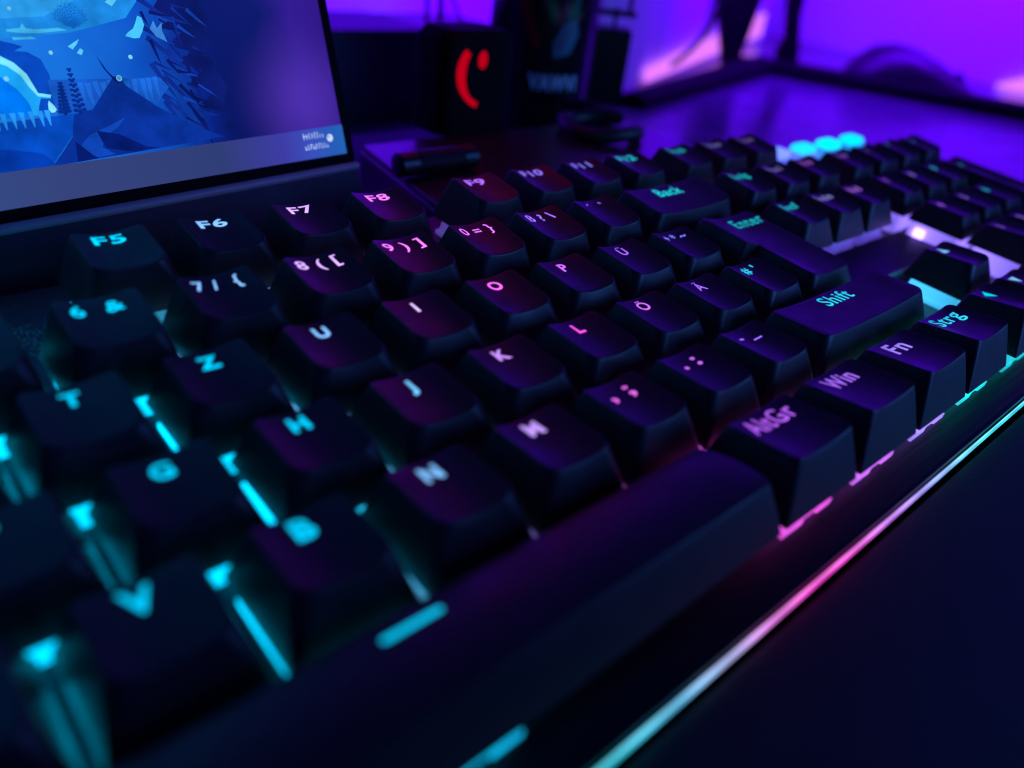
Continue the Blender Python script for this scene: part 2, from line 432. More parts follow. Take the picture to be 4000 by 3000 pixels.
# ---- QWERTZ row
key(.75, 3, 'Tab', w=1.5, width=7.2, gs=1)
for i, t in enumerate('QWERT'): key(2 + i, 3, t)
key(7, 3, 'Z', height=3.05); key(8, 3, 'U', col=LB); key(9, 3, 'I', col=C(215, 185, 255), glow=LB); key(10, 3, 'O', col=C(235, 100, 240), glow=VI); key(11, 3, 'P', col=C(200, 100, 255)); key(12, 3, 'Ü', col=C(155, 95, 255)); key(13, 3, '+ * ~', width=7.7, col=C(120, 120, 255))
key(14.375, 3, 'Enter', kindk='enter', width=12.6, height=4.1, col=TE, y=2.5 * U, dx=2.6, glow=C(40, 120, 200))
key(15.75, 3, 'Entf', width=7.7, col=TE, bright=.75, gs=.55, glow=C(90, 110, 240)); key(16.75, 3, 'Ende', width=8.6, col=C(130, 125, 210), bright=.65, gs=.55, glow=C(110, 80, 240)); key(17.75, 3, 'Bild', width=7.2, col=C(150, 90, 215), bright=.75, gs=.55, glow=C(110, 80, 240))
# ---- home row
key(.875, 2, 'Caps', w=1.75, width=8.1)
for i, t in enumerate('ASDFG'): key(2.25 + i, 2, t)
key(7.25, 2, 'H', height=3.05); key(8.25, 2, 'J', col=C(110, 195, 255)); key(9.25, 2, 'K', col=C(195, 140, 255), glow=C(130, 100, 240)); key(10.25, 2, 'L', col=C(240, 75, 225), glow=VI); key(11.25, 2, 'Ö', col=C(205, 105, 250)); key(12.25, 2, 'Ä', col=C(155, 95, 255)); key(13.25, 2, "# '", width=5.6, col=C(40, 185, 225))
# ---- shift row
key(.625, 1, 'Shift', w=1.25, width=9.0); key(1.75, 1, '< >', width=6.3)
for i, t in enumerate('YXCVB'): key(2.75 + i, 1, t, height=3.6)
key(7.75, 1, 'N', gs=.5, col=C(125, 190, 255), height=3.05); key(8.75, 1, 'M', gs=.5, col=C(190, 150, 250), height=3.05, glow=VI); key(9.75, 1, ', ;', gs=.6, width=5.8, col=C(210, 90, 220), height=3.8); key(10.75, 1, '. :', width=5.0, col=C(195, 95, 245), height=3.8); key(11.75, 1, '- _', width=5.8, col=C(150, 100, 255))
key(13.625, 1, 'Shift', w=2.75, width=11.7, height=3.9, col=C(40, 190, 235), glow=C(30, 150, 200))
# ---- bottom row
key(.625, 0, 'Strg', w=1.25, width=8.1); key(1.875, 0, 'Win', w=1.25, width=8.1); key(3.125, 0, 'Alt', w=1.25, width=6.3)
key(6.875, 0, '<bar>', w=6.25, kindk='space', label='long black space bar marked with a glowing line', height=1)
key(10.625, 0, 'AltGr', w=1.25, gs=1.6, width=12.6, height=3.9, col=C(165, 85, 235), glow=C(235, 80, 225)); key(11.875, 0, 'Win', w=1.25, width=8.6, height=3.7, gs=1.6, col=C(150, 95, 240), glow=C(200, 100, 240))
key(13.125, 0, 'Fn', w=1.25, gs=1.6, width=6.3, height=4.0, col=C(150, 120, 250), glow=C(160, 130, 250)); key(14.375, 0, 'Strg', w=1.25, width=11.2, gs=1.6, dx=.5, height=3.7, col=C(40, 190, 230), glow=C(20, 215, 215))
# ---- arrows
key(16.75, 1, '<up>', col=C(110, 180, 230), height=3.0, glow=C(60, 175, 235), label='black keycap marked with an up arrow')
key(15.75, 0, '<left>', col=C(0, 205, 220), height=3.0, glow=C(20, 215, 215), label='black keycap marked with a left arrow'); key(16.75, 0, '<down>', col=C(120, 190, 235), height=3.0, glow=C(120, 190, 240), label='black keycap marked with a down arrow'); key(17.75, 0, '<right>', col=C(150, 120, 250), height=3.0, glow=C(150, 120, 250), label='black keycap marked with a right arrow')
# ---- number pad
NV = C(140, 112, 255)
key(19, 4, 'Num', width=6.6, col=C(130, 80, 200), bright=.5, glow=NV); key(20, 4, '/', col=C(110, 90, 160), bright=.5, glow=NV); key(21, 4, '*', col=TE, bright=.5); key(22, 4, '-', col=TE, bright=.5)
key(19, 3, '7', col=C(150, 80, 220), bright=.7, glow=NV); key(20, 3, '8', col=C(140, 120, 220), bright=.6, glow=NV); key(21, 3, '9', col=TE, bright=.7)
key(19, 2, '4', col=C(160, 90, 230), bright=.75, glow=NV); key(20, 2, '5', col=C(140, 110, 220), bright=.7, glow=NV); key(21, 2, '6', col=TE, bright=.8)
key(22, 2, '+', kindk='tall', col=TE, bright=.6, y=2.5 * U)
key(19, 1, '1', col=C(150, 95, 230), bright=.8, glow=NV); key(20, 1, '2', col=C(140, 110, 220), glow=NV); key(21, 1, '3', col=TE)
key(22, 0, 'Enter', kindk='tall', width=8.1, col=TE, y=.5 * U)
key(19.5, 0, '0', w=2, col=C(150, 95, 230), glow=NV); key(21, 0, ',', col=TE)

# ---- plate, case, cover, light bar
X0, X1 = -6.0, 22.5 * U + 6
mb = MB(); mb.box(X0, X1, -15.2, 116.5, -1.6, 0, bev=.8); mb.build('top_plate', M_PLATE, KB)
mb = MB(); mb.box(X0 + .8, X1 - .8, -15.4, 115.8, -17, -1.7, bev=1.0); mb.build('case', M_CASE, KB)
mb = MB(); mb.box(15.22 * U, 18.32 * U, 1.62 * U, 2.42 * U, 0, 3.4, bev=.7); mb.build('cover_plate', M_PLATE, KB)
mb = MB(); mb.box(X0, X1, -14.2, -13.7, 0, .35); mb.build('front_lip', M_PLATE, KB)
# status lights and media buttons above the number pad
mb = MB(); mb.box(18.55 * U, 22.45 * U, 5.0 * U, 5.75 * U, 0, 2.0, bev=.8); mb.build('status_panel', M_CASE, KB)
for i in range(4):
    mb = MB(); mb.box(-6.8, 6.8, -4.2, 4.2, 0, 4.6, bev=1.2)
    mbo = mb.build('media_button', M_LEG, KB); mbo.color = [C(70, 85, 200), C(70, 95, 205), C(35, 110, 190), C(25, 110, 185)][i]; mbo.location = ((19 + i) * U * S, 5.37 * U * S, 2.0 * S)
    mb = MB(); mb.box(-5.2, 5.2, -3.2, 3.2, 0, 2.2, bev=1.2)
    g = mb.build('symbol', M_LEG, mbo); g.location = (0, 0, 4.62 * S); g.color = [C(105, 125, 250), C(20, 185, 240), C(0, 205, 245), C(0, 195, 240)][i]
for i, (x, y, r) in enumerate([(19.3, 5.86, 2.2), (20.3, 5.88, 2.6), (21.2, 5.86, 2.4)]):
    mb = MB(); mb.lathe([(r + .5, 0), (r + .5, .4), (r, .9), (r * .5, 1.3)], n=20)
    g = mb.build('status_light', M_LEG, KB); g.location = (x * U * S, y * U * S, 0); g.color = tuple(c * 2.2 for c in C(0, 200, 255)[:3]) + (1,)

def strip_material(pale=0.0, strength=1.1):
    m, nt, e = emit('light_bar_glow', (1, 1, 1), strength)
    tc = nt.nodes.new('ShaderNodeTexCoord'); sp = nt.nodes.new('ShaderNodeSeparateXYZ'); mr = nt.nodes.new('ShaderNodeMapRange')
    mr.inputs[1].default_value = 0; mr.inputs[2].default_value = .440
    cr = nt.nodes.new('ShaderNodeValToRGB')
    st = [(0, (0, 200, 230)), (120, (0, 215, 240)), (143, (0, 220, 240)), (158, (95, 205, 255)), (170, (190, 190, 255)), (178, (235, 130, 245)), (190, (255, 70, 215)), (203, (250, 80, 225)),
          (216, (205, 120, 250)), (232, (150, 150, 250)), (250, (100, 215, 250)), (262, (50, 222, 240)), (285, (40, 205, 235)), (330, (150, 150, 250)), (370, (235, 80, 225)), (440, (90, 190, 250))]
    el = cr.color_ramp.elements
    el[0].position = 0; el[0].color = C(*st[0][1]); el[1].position = 1; el[1].color = C(*st[-1][1])
    for x, c in st[1:-1]:
        k = el.new(x / 440); k.color = C(*c)
    nt.links.new(tc.outputs['Object'], sp.inputs[0]); nt.links.new(sp.outputs[0], mr.inputs[0]); nt.links.new(mr.outputs[0], cr.inputs[0]); mix = nt.nodes.new('ShaderNodeMix'); mix.data_type = 'RGBA'; mix.inputs[0].default_value = pale; mix.inputs[7].default_value = (1, 1, 1, 1)
    nt.links.new(cr.outputs[0], mix.inputs[6]); nt.links.new(mix.outputs[2], e.inputs[0])
    # LED hot spots every 12 mm behind the diffuser
    wv = nt.nodes.new('ShaderNodeTexWave'); wv.inputs['Scale'].default_value = 26; wv.inputs['Distortion'].default_value = .6; nt.links.new(tc.outputs['Object'], wv.inputs['Vector'])
    hm = nt.nodes.new('ShaderNodeMapRange'); hm.inputs[3].default_value = strength * .82; hm.inputs[4].default_value = strength * 1.12; nt.links.new(wv.outputs[0], hm.inputs[0]); nt.links.new(hm.outputs[0], e.inputs[1])
    return m
mb = MB(); mb.tube([(X0 + 2, -15.95, -.75), (60, -15.95, -.75), (X1 - 2, -15.95, -.75)], .38, 10); mb.build('light_bar', strip_material(), KB)
mb = MB(); mb.tube([(X0 + 2, -15.86, -.50), (X1 - 2, -15.86, -.50)], .17, 8); mb.build('light_bar_core', strip_material(.18, 1.25), KB)

DUX, DUY = 118.5, 98.0
# dust on the plate by F5 and between the rows
mb = MB()
for k in range(700):
    if k < 420: x = random.gauss(DUX, 2.6); y = random.gauss(DUY, 3.6)
    elif k < 560: x = random.uniform(100, 130); y = random.uniform(66, 112)
    else: x = random.uniform(90, 290); y = random.uniform(-13, 112)
    s_ = random.uniform(.05, .2) * (1 if k < 560 else .7); a = random.uniform(0, 6.3); z = .02
    pts = [(x + s_ * math.cos(a + t) * random.uniform(.5, 1.4), y + s_ * math.sin(a + t) * random.uniform(.5, 1.2), z + random.uniform(0, .08)) for t in (0, 1.6, 3.1, 4.7)]
    mb.add(pts, [(0, 1, 2, 3)])
M_DUST = plain('dust', (.55, .55, .55), .9)
d = mb.build('dust', M_DUST, KB, smooth=False); kind(d, 'stuff')

# ================================================================== wrist rest
mb = MB()
prof = [(-16.9, -18), (-16.9, -3.2), (-17.3, -2.3), (-18.3, -1.9), (-21, -1.9), (-60, -1.2), (-95, -3.4), (-100, -6), (-101, -18)]
xs = [-6, -5.2, 120, 250, 433, 434]; n = len(prof)
vs = []
for i, x in enumerate(xs):
    sh = 1.0 if i in (0, len(xs) - 1) else 0
    vs += [(x, y, z - sh) for y, z in prof]
fs = [(i * n + j, (i + 1) * n + j, (i + 1) * n + j + 1, i * n + j + 1) for i in range(len(xs) - 1) for j in range(n - 1)]
fs += [tuple(range(n)), tuple(range((len(xs) - 1) * n, len(xs) * n))]
mb.add(vs, fs)
rest = mb.build('wrist_rest', M_REST); tag(rest, 'dark navy padded wrist rest in front of the glowing keyboard edge', 'wrist rest')

# ================================================================== desk and walls
DZ = -18.0
desk = thing('desk', 'dark glossy desk glowing violet at the back, under the keyboard', 'desk', (0, 0, DZ))
mb = MB(); mb.prism([(-900, -420), (985, -420), (1003, 205), (1062, 528), (462, 284.5), (520, 430), (-900, 430)], -28, 0, 0)
mb.build('tabletop', M_DESK, desk)
def wall(name, pts, z0=-300, z1=900):
    mb = MB()
    for a, b in zip(pts, pts[1:]):
        A = Vector((*a, 0)); B = Vector((*b, 0)); t = (B - A).normalized(); nn = Vector((-t.y, t.x, 0)) * 20
        mb.prism([(A.x, A.y), (B.x, B.y), (B.x + nn.x, B.y + nn.y), (A.x + nn.x, A.y + nn.y)], z0, z1)
    return kind(mb.build(name, M_WALL, smooth=False), 'structure')
wall('wall_back', [(-900, 431), (640, 431)])
wall('wall_angled', [(462, 285.5), (1063, 532)])
wall('wall_right', [(1064, 530), (1004, 204), (970, -420)])

# LED strips at the foot of the walls, heightened to paint the lit wall
M_STRIP, _, _e3 = emit('violet_led_wall_glow', (.70, .17, 1.0), 1.25)
def led_wall_glow(a, b, off, z, label, h0=3, h1=3):
    A = Vector((*a, 0)); B = Vector((*b, 0)); t = (B - A).normalized(); nn = Vector((t.y, -t.x, 0))
    A += nn * off; B += nn * off; q = nn * 2
    mb = MB(); vs = []
    for P0, h in ((A, h0), (B, h1)):
        for pt in (P0, P0 + q): vs += [(pt.x, pt.y, z), (pt.x, pt.y, z + h)]
    mb.add(vs, [(0, 1, 3, 2), (4, 6, 7, 5), (2, 3, 7, 6), (0, 4, 5, 1), (1, 5, 7, 3), (0, 2, 6, 4)])
    o = mb.build('led_wall_glow', M_STRIP, smooth=False); tag(o, label, 'led strip'); return o
led_wall_glow((552, 322), (960, 490), 3, DZ + 6, 'glowing violet led strip and painted wall glow behind the black monitor stand', 9, 24)
led_wall_glow((1009, 234), (1001, 195), 3, DZ + .5, 'bright pink led strip and painted glow at the foot of the wall on the far right', 2, 20)

# ================================================================== monitor with forest wallpaper
def monitor():
    P = Vector((205.53, 140.83, 20.0)); L = Vector((-.9913, -.1316, 0)); Up = Vector((-.0385, .290, .956)).normalized()
    L.normalize(); Up = (Up - L * Up.dot(L)).normalized(); N = L.cross(Up); 
    if N.y > 0: N = -N              # towards the viewer
    root = thing('monitor', 'tilted monitor showing a blue night forest wallpaper and a taskbar', 'monitor', (P.x + L.x * 130, P.y + L.y * 130 + 20, DZ))
    off = Vector(root.location) / S
    def W(s, t, d=0): return P + L * s + Up * t + N * d - off
    def slab(name, s0, s1, t0, t1, d0, d1, m, bev=1.0):
        mb = MB(); pts = fillet([(s0, t0), (s1, t0), (s1, t1), (s0, t1)], [bev] * 4, 4)
        mb.prism(pts, d0, d1, 0, inset=min(.5, bev * .5)); mb.xform(lambda v: W(v.x, v.y, v.z)); return mb.build(name, m, root)
    slab('back_shell', -3.2, 262, -33, 152, -14, -1.2, M_VOID, 3)
    slab('chin', -2.6, 261, -33, -4.0, -1.2, .6, M_MON, .8)
    slab('bezel_side', -2.4, -.05, -1.5, 151, -1.2, .25, M_VOID, .3)
    slab('bezel_bottom', -2.4, 261, -2.6, -.05, -1.2, .15, M_VOID, .3)
    mb = MB(); path = [W(-2.8, -3.5, .7), W(-1.9, -3.5, .9)] + [W(s, -3.5, .9) for s in (20, 60, 120, 258)]
    mb.tube(path, [.5, 1.1, 1.1, 1.1, 1.1, 1.1], 12); mb.build('hinge_ridge', M_RIDGE, root)
    # screen: base picture with gradient and flat layers, all flat print on the panel
    SW, SH = 258.0, 146.0
    m, nt, e = emit('screen_sky', (0, 0, 1), 1.0)
    tc = nt.nodes.new('ShaderNodeTexCoord'); sep = nt.nodes.new('ShaderNodeSeparateXYZ'); nt.links.new(tc.outputs['UV'], sep.inputs[0])
    nz = nt.nodes.new('ShaderNodeTexNoise'); nz.inputs['Scale'].default_value = .09; nz.inputs['Detail'].default_value = 3
    nt.links.new(tc.outputs['UV'], nz.inputs['Vector'])
    ma = nt.nodes.new('ShaderNodeMath'); ma.operation = 'MULTIPLY_ADD'; ma.inputs[1].default_value = 14; nt.links.new(nz.outputs[0], ma.inputs[0]); nt.links.new(sep.outputs[0], ma.inputs[2])
    mr = nt.nodes.new('ShaderNodeMapRange'); mr.inputs[1].default_value = 5; mr.inputs[2].default_value = 90; nt.links.new(ma.outputs[0], mr.inputs[0])
    cr = nt.nodes.new('ShaderNodeValToRGB'); el = cr.color_ramp.elements
    el[0].position = 0; el[0].color = C(48, 22, 130); el[1].position = 1; el[1].color = C(30, 130, 235)
    for p_, c_ in ((.12, (50, 28, 145)), (.26, (14, 26, 108)), (.40, (12, 26, 108)), (.46, (10, 36, 140)), (.6, (15, 85, 200)), (.8, (25, 115, 225))):
        k = el.new(p_); k.color = C(*c_)
    nt.links.new(mr.outputs[0], cr.inputs[0])
    # lower part a deeper blue
    mr2 = nt.nodes.new('ShaderNodeMapRange'); mr2.inputs[1].default_value = 10; mr2.inputs[2].default_value = 40; mr2.inputs[3].default_value = .85; mr2.inputs[4].default_value = 1.08
    nt.links.new(sep.outputs[1], mr2.inputs[0])
    mul = nt.nodes.new('ShaderNodeVectorMath'); mul.operation = 'SCALE'; nt.links.new(cr.outputs[0], mul.inputs[0]); nt.links.new(mr2.outputs[0], mul.inputs['Scale'])
    gd = nt.nodes.new('ShaderNodeVectorMath'); gd.operation = 'DISTANCE'; gd.inputs[1].default_value = (10, 14, 0); nt.links.new(tc.outputs['UV'], gd.inputs[0])
    gm = nt.nodes.new('ShaderNodeMapRange'); gm.interpolation_type = 'SMOOTHSTEP'; gm.inputs[1].default_value = 0; gm.inputs[2].default_value = 21; gm.inputs[3].default_value = .62; gm.inputs[4].default_value = 0; nt.links.new(gd.outputs['Value'], gm.inputs[0])
    mix = nt.nodes.new('ShaderNodeMix'); mix.data_type = 'RGBA'; mix.inputs[7].default_value = C(88, 55, 190)
    nt.links.new(gm.outputs[0], mix.inputs[0]); nt.links.new(mul.outputs[0], mix.inputs[6]); nt.links.new(mix.outputs[2], e.inputs[0])
    me = bpy.data.meshes.new('screen_panel')
    q = [W(0, 0, 0), W(SW, 0, 0), W(SW, SH, 0), W(0, SH, 0)]
    me.from_pydata([tuple(v * S) for v in q], [], [(0, 1, 2, 3)])
    uv = me.uv_layers.new(name='UVMap')
    for i, c in enumerate([(0, 0), (SW, 0), (SW, SH), (0, SH)]): uv.data[i].uv = c
    me.materials.append(m); scr = link('screen_panel', me, root)
    pal = {}
    def pm(c):
        if c not in pal:
            mm, n_, e_ = emit('screen_colour', C(*c)[:3], 1.0); pal[c] = mm
            t_ = n_.nodes.new('ShaderNodeTexCoord'); z_ = n_.nodes.new('ShaderNodeTexNoise'); z_.inputs['Scale'].default_value = 150; z_.inputs['Detail'].default_value = 5
            q_ = n_.nodes.new('ShaderNodeMapRange'); q_.inputs[1].default_value = .3; q_.inputs[2].default_value = .7; q_.inputs[3].default_value = .62; q_.inputs[4].default_value = 1.3
            n_.links.new(t_.outputs['Object'], z_.inputs['Vector']); n_.links.new(z_.outputs[0], q_.inputs[0]); n_.links.new(q_.outputs[0], e_.inputs[1])
        return pal[c]
    layer = [0.03]
    def art(name, polys, c, parent=scr):
        mb = MB()
        for pts in polys:
            layer[0] += .0015
            mb.add([W(s, t, layer[0]) for s, t in pts], [tuple(range(len(pts)))])
        o = mb.build(name, pm(c), parent, smooth=False)
        return o
    R_ = random.Random(3)
    def blob(s, t, r, k=14, st=1.0): return [(s + r * math.cos(6.283 * i / k), t + r * st * math.sin(6.283 * i / k)) for i in range(k)]
    def blade(s, t, ln, wd, ang): 
        dx, dy = math.cos(ang), math.sin(ang); return [(s - dy * wd, t + dx * wd), (s + dx * ln * .5 - dy * wd * .9, t + dy * ln * .5 + dx * wd * .9), (s + dx * ln, t + dy * ln), (s + dx * ln * .5 + dy * wd * .5, t + dy * ln * .5 - dx * wd * .5), (s + dy * wd, t - dx * wd)]
    # bright ground glow at upper left, tonal bands
    art('picture_glow', [[(90, 30), (62, 31.5), (50, 34), (44, 40), (44, 60), (130, 60), (130, 30)]], (30, 140, 232))
    art('picture_glow', [[(80, 34), (66, 34.5), (58, 38), (60, 60), (130, 60), (130, 33)]], (45, 160, 240))
    # dark canopy on the right
    can = [(44, 60), (43, 38), (46, 35), (41, 34), (45, 32), (40, 31), (43.5, 28.5), (39, 27), (42, 24.5), (37, 23), (41.5, 20), (35, 18.5), (40, 15.5), (33, 13), (36, 8.3), (0, 8.3), (0, 60)]
    art('picture_canopy', [[(s - 1.5, t) for s, t in can[:15]] + [(31, 10), (33, 14), (30.5, 19), (33, 26), (31, 33), (34, 44), (32, 60)]], (12, 26, 105))
    art('picture_leaf', [blade(48 - R_.uniform(0, 6), 38 - i * 2.6, 7 + R_.uniform(0, 4), .6, math.radians(R_.uniform(195, 250))) for i in range(10)], (14, 42, 140))
    art('picture_leaf', [blade(43 - R_.uniform(0, 5), 26 - i * 1.9, 6 + R_.uniform(0, 3), .45, math.radians(R_.uniform(205, 260))) for i in range(8)], (11, 26, 104))
    for _c, _n in (((15, 48, 150), 9), ((13, 36, 130), 12), ((18, 66, 180), 6), ((10, 24, 100), 12)):
        art('picture_leaf', [blade(R_.uniform(36, 47), R_.uniform(13, 37), R_.uniform(2.5, 6), R_.uniform(.15, .45), math.radians(R_.uniform(190, 265))) for _ in range(_n)], _c)
    # far hill and pillar silhouettes
    art('picture_hill', [[(90, 30.5), (76, 30.6), (73, 29.8), (71.6, 29.2), (73.5, 28.4), (74, 26), (90, 26)], [(74, 28.6), (71, 28.2), (69, 26.8), (68.3, 24), (68.6, 17), (74, 17)]], (8, 72, 190))
    art('picture_hill', [[(69, 23), (46, 22), (44.5, 20), (48, 17), (51, 12), (58, 14.5), (66, 16), (69, 16)]], (22, 88, 200))
    art('picture_stalactite', [blade(s, 22.3 - R_.uniform(0, .6), R_.uniform(3, 6.5), .55, math.radians(-90 + R_.uniform(-8, 8))) for s in (64.5, 63, 61.6, 60, 58.4, 57, 55.5, 53.5, 51.8, 50, 48.6, 47.2)], (28, 104, 215))
    # big dark rocks lower middle
    art('picture_rock', [[(66, 16.2), (62, 16.8), (56, 22.8), (54.7, 23), (54, 21), (48, 16), (42, 12), (36, 9), (34, 8.2), (50, 7.6), (73, 6.8), (70, 9.5), (67.5, 12)]], (10, 50, 155))
    art('picture_rock', [[(64, 12), (60, 13.2), (55.9, 14.6), (58, 12.8), (61, 11.4), (62.3, 9.2), (60, 7.6), (66, 7.2), (66.5, 10)]], (16, 72, 190))
    art('picture_rock', [[(62.5, 12.6), (58, 11.4), (53, 8.3), (50, 7.7), (56, 7.5), (61.6, 9)], [(67.2, 11), (64.6, 8), (63.5, 7.2), (68, 7)], [(56, 22), (57.5, 24.5), (58.4, 27.4), (57, 24.2), (55, 21.4)]], (6, 30, 118))
    art('picture_ground', [[(90, 16.0), (80, 15.9), (66, 16.3), (67.4, 12.2), (73, 6.9), (90, 5.8)]], (6, 74, 192))
    art('picture_ground', [[(90, 12), (80, 11), (74, 9.5), (72, 6.9), (90, 5.9)]], (4, 58, 170))
    # glowing arch at the left
    arch = [(90, 29.2), (76, 27.6), (74, 26.3), (72.5, 24.2), (71.7, 21.5), (71.5, 20.6), (69.2, 20.1), (69.4, 19.5), (71.2, 19.7), (71.9, 18.4), (72.6, 16.6), (90, 16.4)]
    art('picture_arch', [arch], (28, 165, 250))
    art('picture_arch', [[(90, 24.6), (77, 24), (74.8, 21.5), (73.6, 19), (73.4, 16.6), (90, 16.4)]], (0, 118, 240))
    art('picture_arch', [[(90, 29.3), (76, 27.7), (74, 26.4), (72.4, 24.3), (71.6, 21.5), (71.4, 20.7), (69.1, 20.2), (69.4, 19.7), (71.6, 20.1), (72.6, 21.8), (73.6, 24.2), (75.4, 25.9), (77.4, 26.8), (90, 28.2)]], (120, 225, 250))
    art('picture_drop', [[(69.9, 19.2), (69.2, 18.2), (68.9, 17.4), (69.4, 16.9), (70.1, 16.9), (70.4, 17.6), (70.2, 18.6)]], (130, 215, 240))
    art('picture_grass', [[(s - .55, 17.4), (s + .5, 17.5), (s + .1, 14.6), (s - .1, 14.4)] for s in (90, 88.3, 86.8, 85, 83.4, 81.8, 80.2, 78.9, 77.2, 75.6, 73.9, 72.2, 70.9)], (40, 150, 245))
    # hanging twig, fern, orbs
    art('picture_twig', [[(73.6, 32.3), (71, 32.5), (70.4, 33.4), (70, 32.4), (68, 32.2), (64, 32.4), (62.4, 31.9), (68, 31.5), (71, 31.6), (73.4, 31.9)], [(73, 30.9), (69.4, 30.9), (68.6, 30.5), (72.8, 30.4)]], (70, 190, 250))
    fern = []
    for a in range(-60, 70, 13):
        th = math.radians(90 + a); ln = 4.6 - abs(a) * .018
        for j in range(6):
            u = .25 + j * .14; s = 61.2 + math.cos(th) * ln * u * -1; t = 32.2 + math.sin(th) * ln * u
            for sg in (-.6, .6): fern.append(blade(s, t, .95, .1, th + sg if False else math.pi - th + sg))
        fern.append(blade(61.2, 32.2, ln, .1, math.pi - th))
    art('picture_fern', fern, (14, 104, 205))
    pine = []
    for bs, bt, h in ((64.6, 16.6, 8.8), (67.6, 16.6, 6.0)):
        for j in range(9):
            t = bt + h * j / 9; wd = 1.5 * (1 - j / 11)
            for sg in (-1, 1): pine.append(blob(bs - (bs - 63.8) * .2 * j / 9 + sg * wd * .55, t + .3, .52 * (1 - j / 18), 8, .75))
            pine.append(blob(bs - (bs - 63.8) * .2 * j / 9, t, .5 * (1 - j / 20), 8))
    art('picture_pine', pine, (6, 44, 140))
    art('picture_bird', [[(50.5, 31.2), (51.3, 30.5), (49.6, 30), (48.4, 30), (47.4, 31.2), (46.6, 32.6), (46.8, 34), (47.6, 34.4), (48.4, 33), (49.2, 31.9)]], (70, 195, 250))
    art('picture_bird', [[(63.4, 28.9), (62.6, 28.3), (61.4, 29.4), (60.8, 30.2)], [(62, 27.6), (61.2, 27.2), (60.6, 28), (61.1, 28.5)], [(53.6, 37), (52.4, 36.2), (50.2, 38.2), (50.8, 39)]], (90, 205, 250))
    art('picture_bird', [[(45.6, 31.8), (44.6, 30.2), (42.4, 29), (43, 31.4), (42.6, 33), (44, 31.8), (44.4, 33.4)]], (60, 130, 215))
    art('picture_orb', [blob(55, 22.4, .62), blob(66.9, 27.9, .38), blob(76.3, 23.6, .45), blob(79.8, 33.5, .45), blob(71.9, 35.9, .34), blob(51.4, 26.4, .45, 12)], (125, 205, 235))
    art('picture_orb', [blob(55.05, 22.45, .4)], (70, 165, 235))
    # taskbar band with clock and badge
    m2, nt2, e2 = emit('screen_taskbar', (0, 0, 1), 1.0)
    tc2 = nt2.nodes.new('ShaderNodeTexCoord'); s2 = nt2.nodes.new('ShaderNodeSeparateXYZ'); nt2.links.new(tc2.outputs['UV'], s2.inputs[0])
    c2 = nt2.nodes.new('ShaderNodeValToRGB'); g = c2.color_ramp.elements; g[0].position = 0; g[0].color = C(36, 100, 185); g[1].position = 1; g[1].color = C(50, 85, 145)
    for p_, c_ in ((.03, (38, 92, 185)), (.09, (58, 80, 190)), (.16, (62, 60, 165)), (.3, (48, 62, 120)), (.6, (54, 68, 125))):
        k = g.new(p_); k.color = C(*c_)
    mr3 = nt2.nodes.new('ShaderNodeMapRange'); mr3.inputs[2].default_value = 120; nt2.links.new(s2.outputs[0], mr3.inputs[0]); nt2.links.new(mr3.outputs[0], c2.inputs[0]); nt2.links.new(c2.outputs[0], e2.inputs[0])
    me = bpy.data.meshes.new('taskbar')
    me.from_pydata([tuple(W(s, t, .30) * S) for s, t in ((0, 0), (SW, 0), (SW, 6.9), (60, 6.9), (0, 7.4))], [], [(0, 1, 2, 3, 4)])
    uv = me.uv_layers.new(name='UVMap')
    for i, c in enumerate([(0, 0), (SW, 0), (SW, 6.9), (60, 6.9), (0, 7.4)]): uv.data[i].uv = c
    me.materials.append(m2); tb = link('taskbar', me, scr)
    layer[0] = .33
    marks = []
    for t0, hh, n_ in ((4.9, 1.5, 8), (2.3, 1.3, 9)):          # two unreadable rows of the corner clock
        for k in range(n_):
            s0 = 12.7 - k * .84; w_ = R_.uniform(.2, .62); h_ = hh * R_.uniform(.55, 1.0)
            marks.append([(s0, t0), (s0 - .22, t0), (s0 - .22, t0 + h_), (s0, t0 + h_)])
            tt = t0 + R_.choice((0, .5, 1)) * (hh - .25); marks.append([(s0, tt), (s0 - w_, tt), (s0 - w_, tt + .25), (s0, tt + .25)])
    art('clock_text', marks, (185, 205, 255))
    art('notification_badge', [blob(4.6, 4.5, .95, 18)], (205, 220, 255))
    art('notification_badge', [blob(4.9, 4.8, .38, 12)], (120, 150, 225))
    # foot
    mb = MB(); mb.prism(fillet([(-70, 10), (70, 10), (60, 90), (-60, 90)], [8] * 4, 4), 0, 5, inset=1.5); mb.xform(lambda v: v + Vector((0, -8, 0))); mb.build('foot', M_BLACK, root)
    mb = MB(); mb.prism([(-22, 40), (22, 40), (22, 52), (-22, 52)], 4, 90, inset=1); mb.build('stand_column', M_BLACK, root)
M_RIDGE = plain('satin_grey_plastic', (0.30, 0.27, 0.36), .42, 0, .5)
M_MON = plain('monitor_chin_plastic', (0.028, 0.020, 0.055), .55, 0, .25, bump=.1, scale=1500)
monitor()

# ================================================================== box behind the function row
bx = thing('flat_box', 'flat black satin box behind the F9 key, reflecting red light', 'box', (290, 148, DZ))
mb = MB(); mb.prism(fillet([(220.5 - 290, 118.5 - 148), (356 - 290, 118.5 - 148), (361 - 290, 178 - 148), (233 - 290, 178 - 148)], [1.2] * 4, 4), 0, 26.2, 0, inset=.5); mb.build('body', M_BLACK, bx)
mb = MB(); mb.prism(fillet([(221.2 - 290, 119.2 - 148), (355.2 - 290, 119.2 - 148), (360 - 290, 177.2 - 148), (233.6 - 290, 177.2 - 148)], [1.2] * 4, 4), 26.25, 28, 0, inset=.4); mb.build('lid', M_BOX, bx)

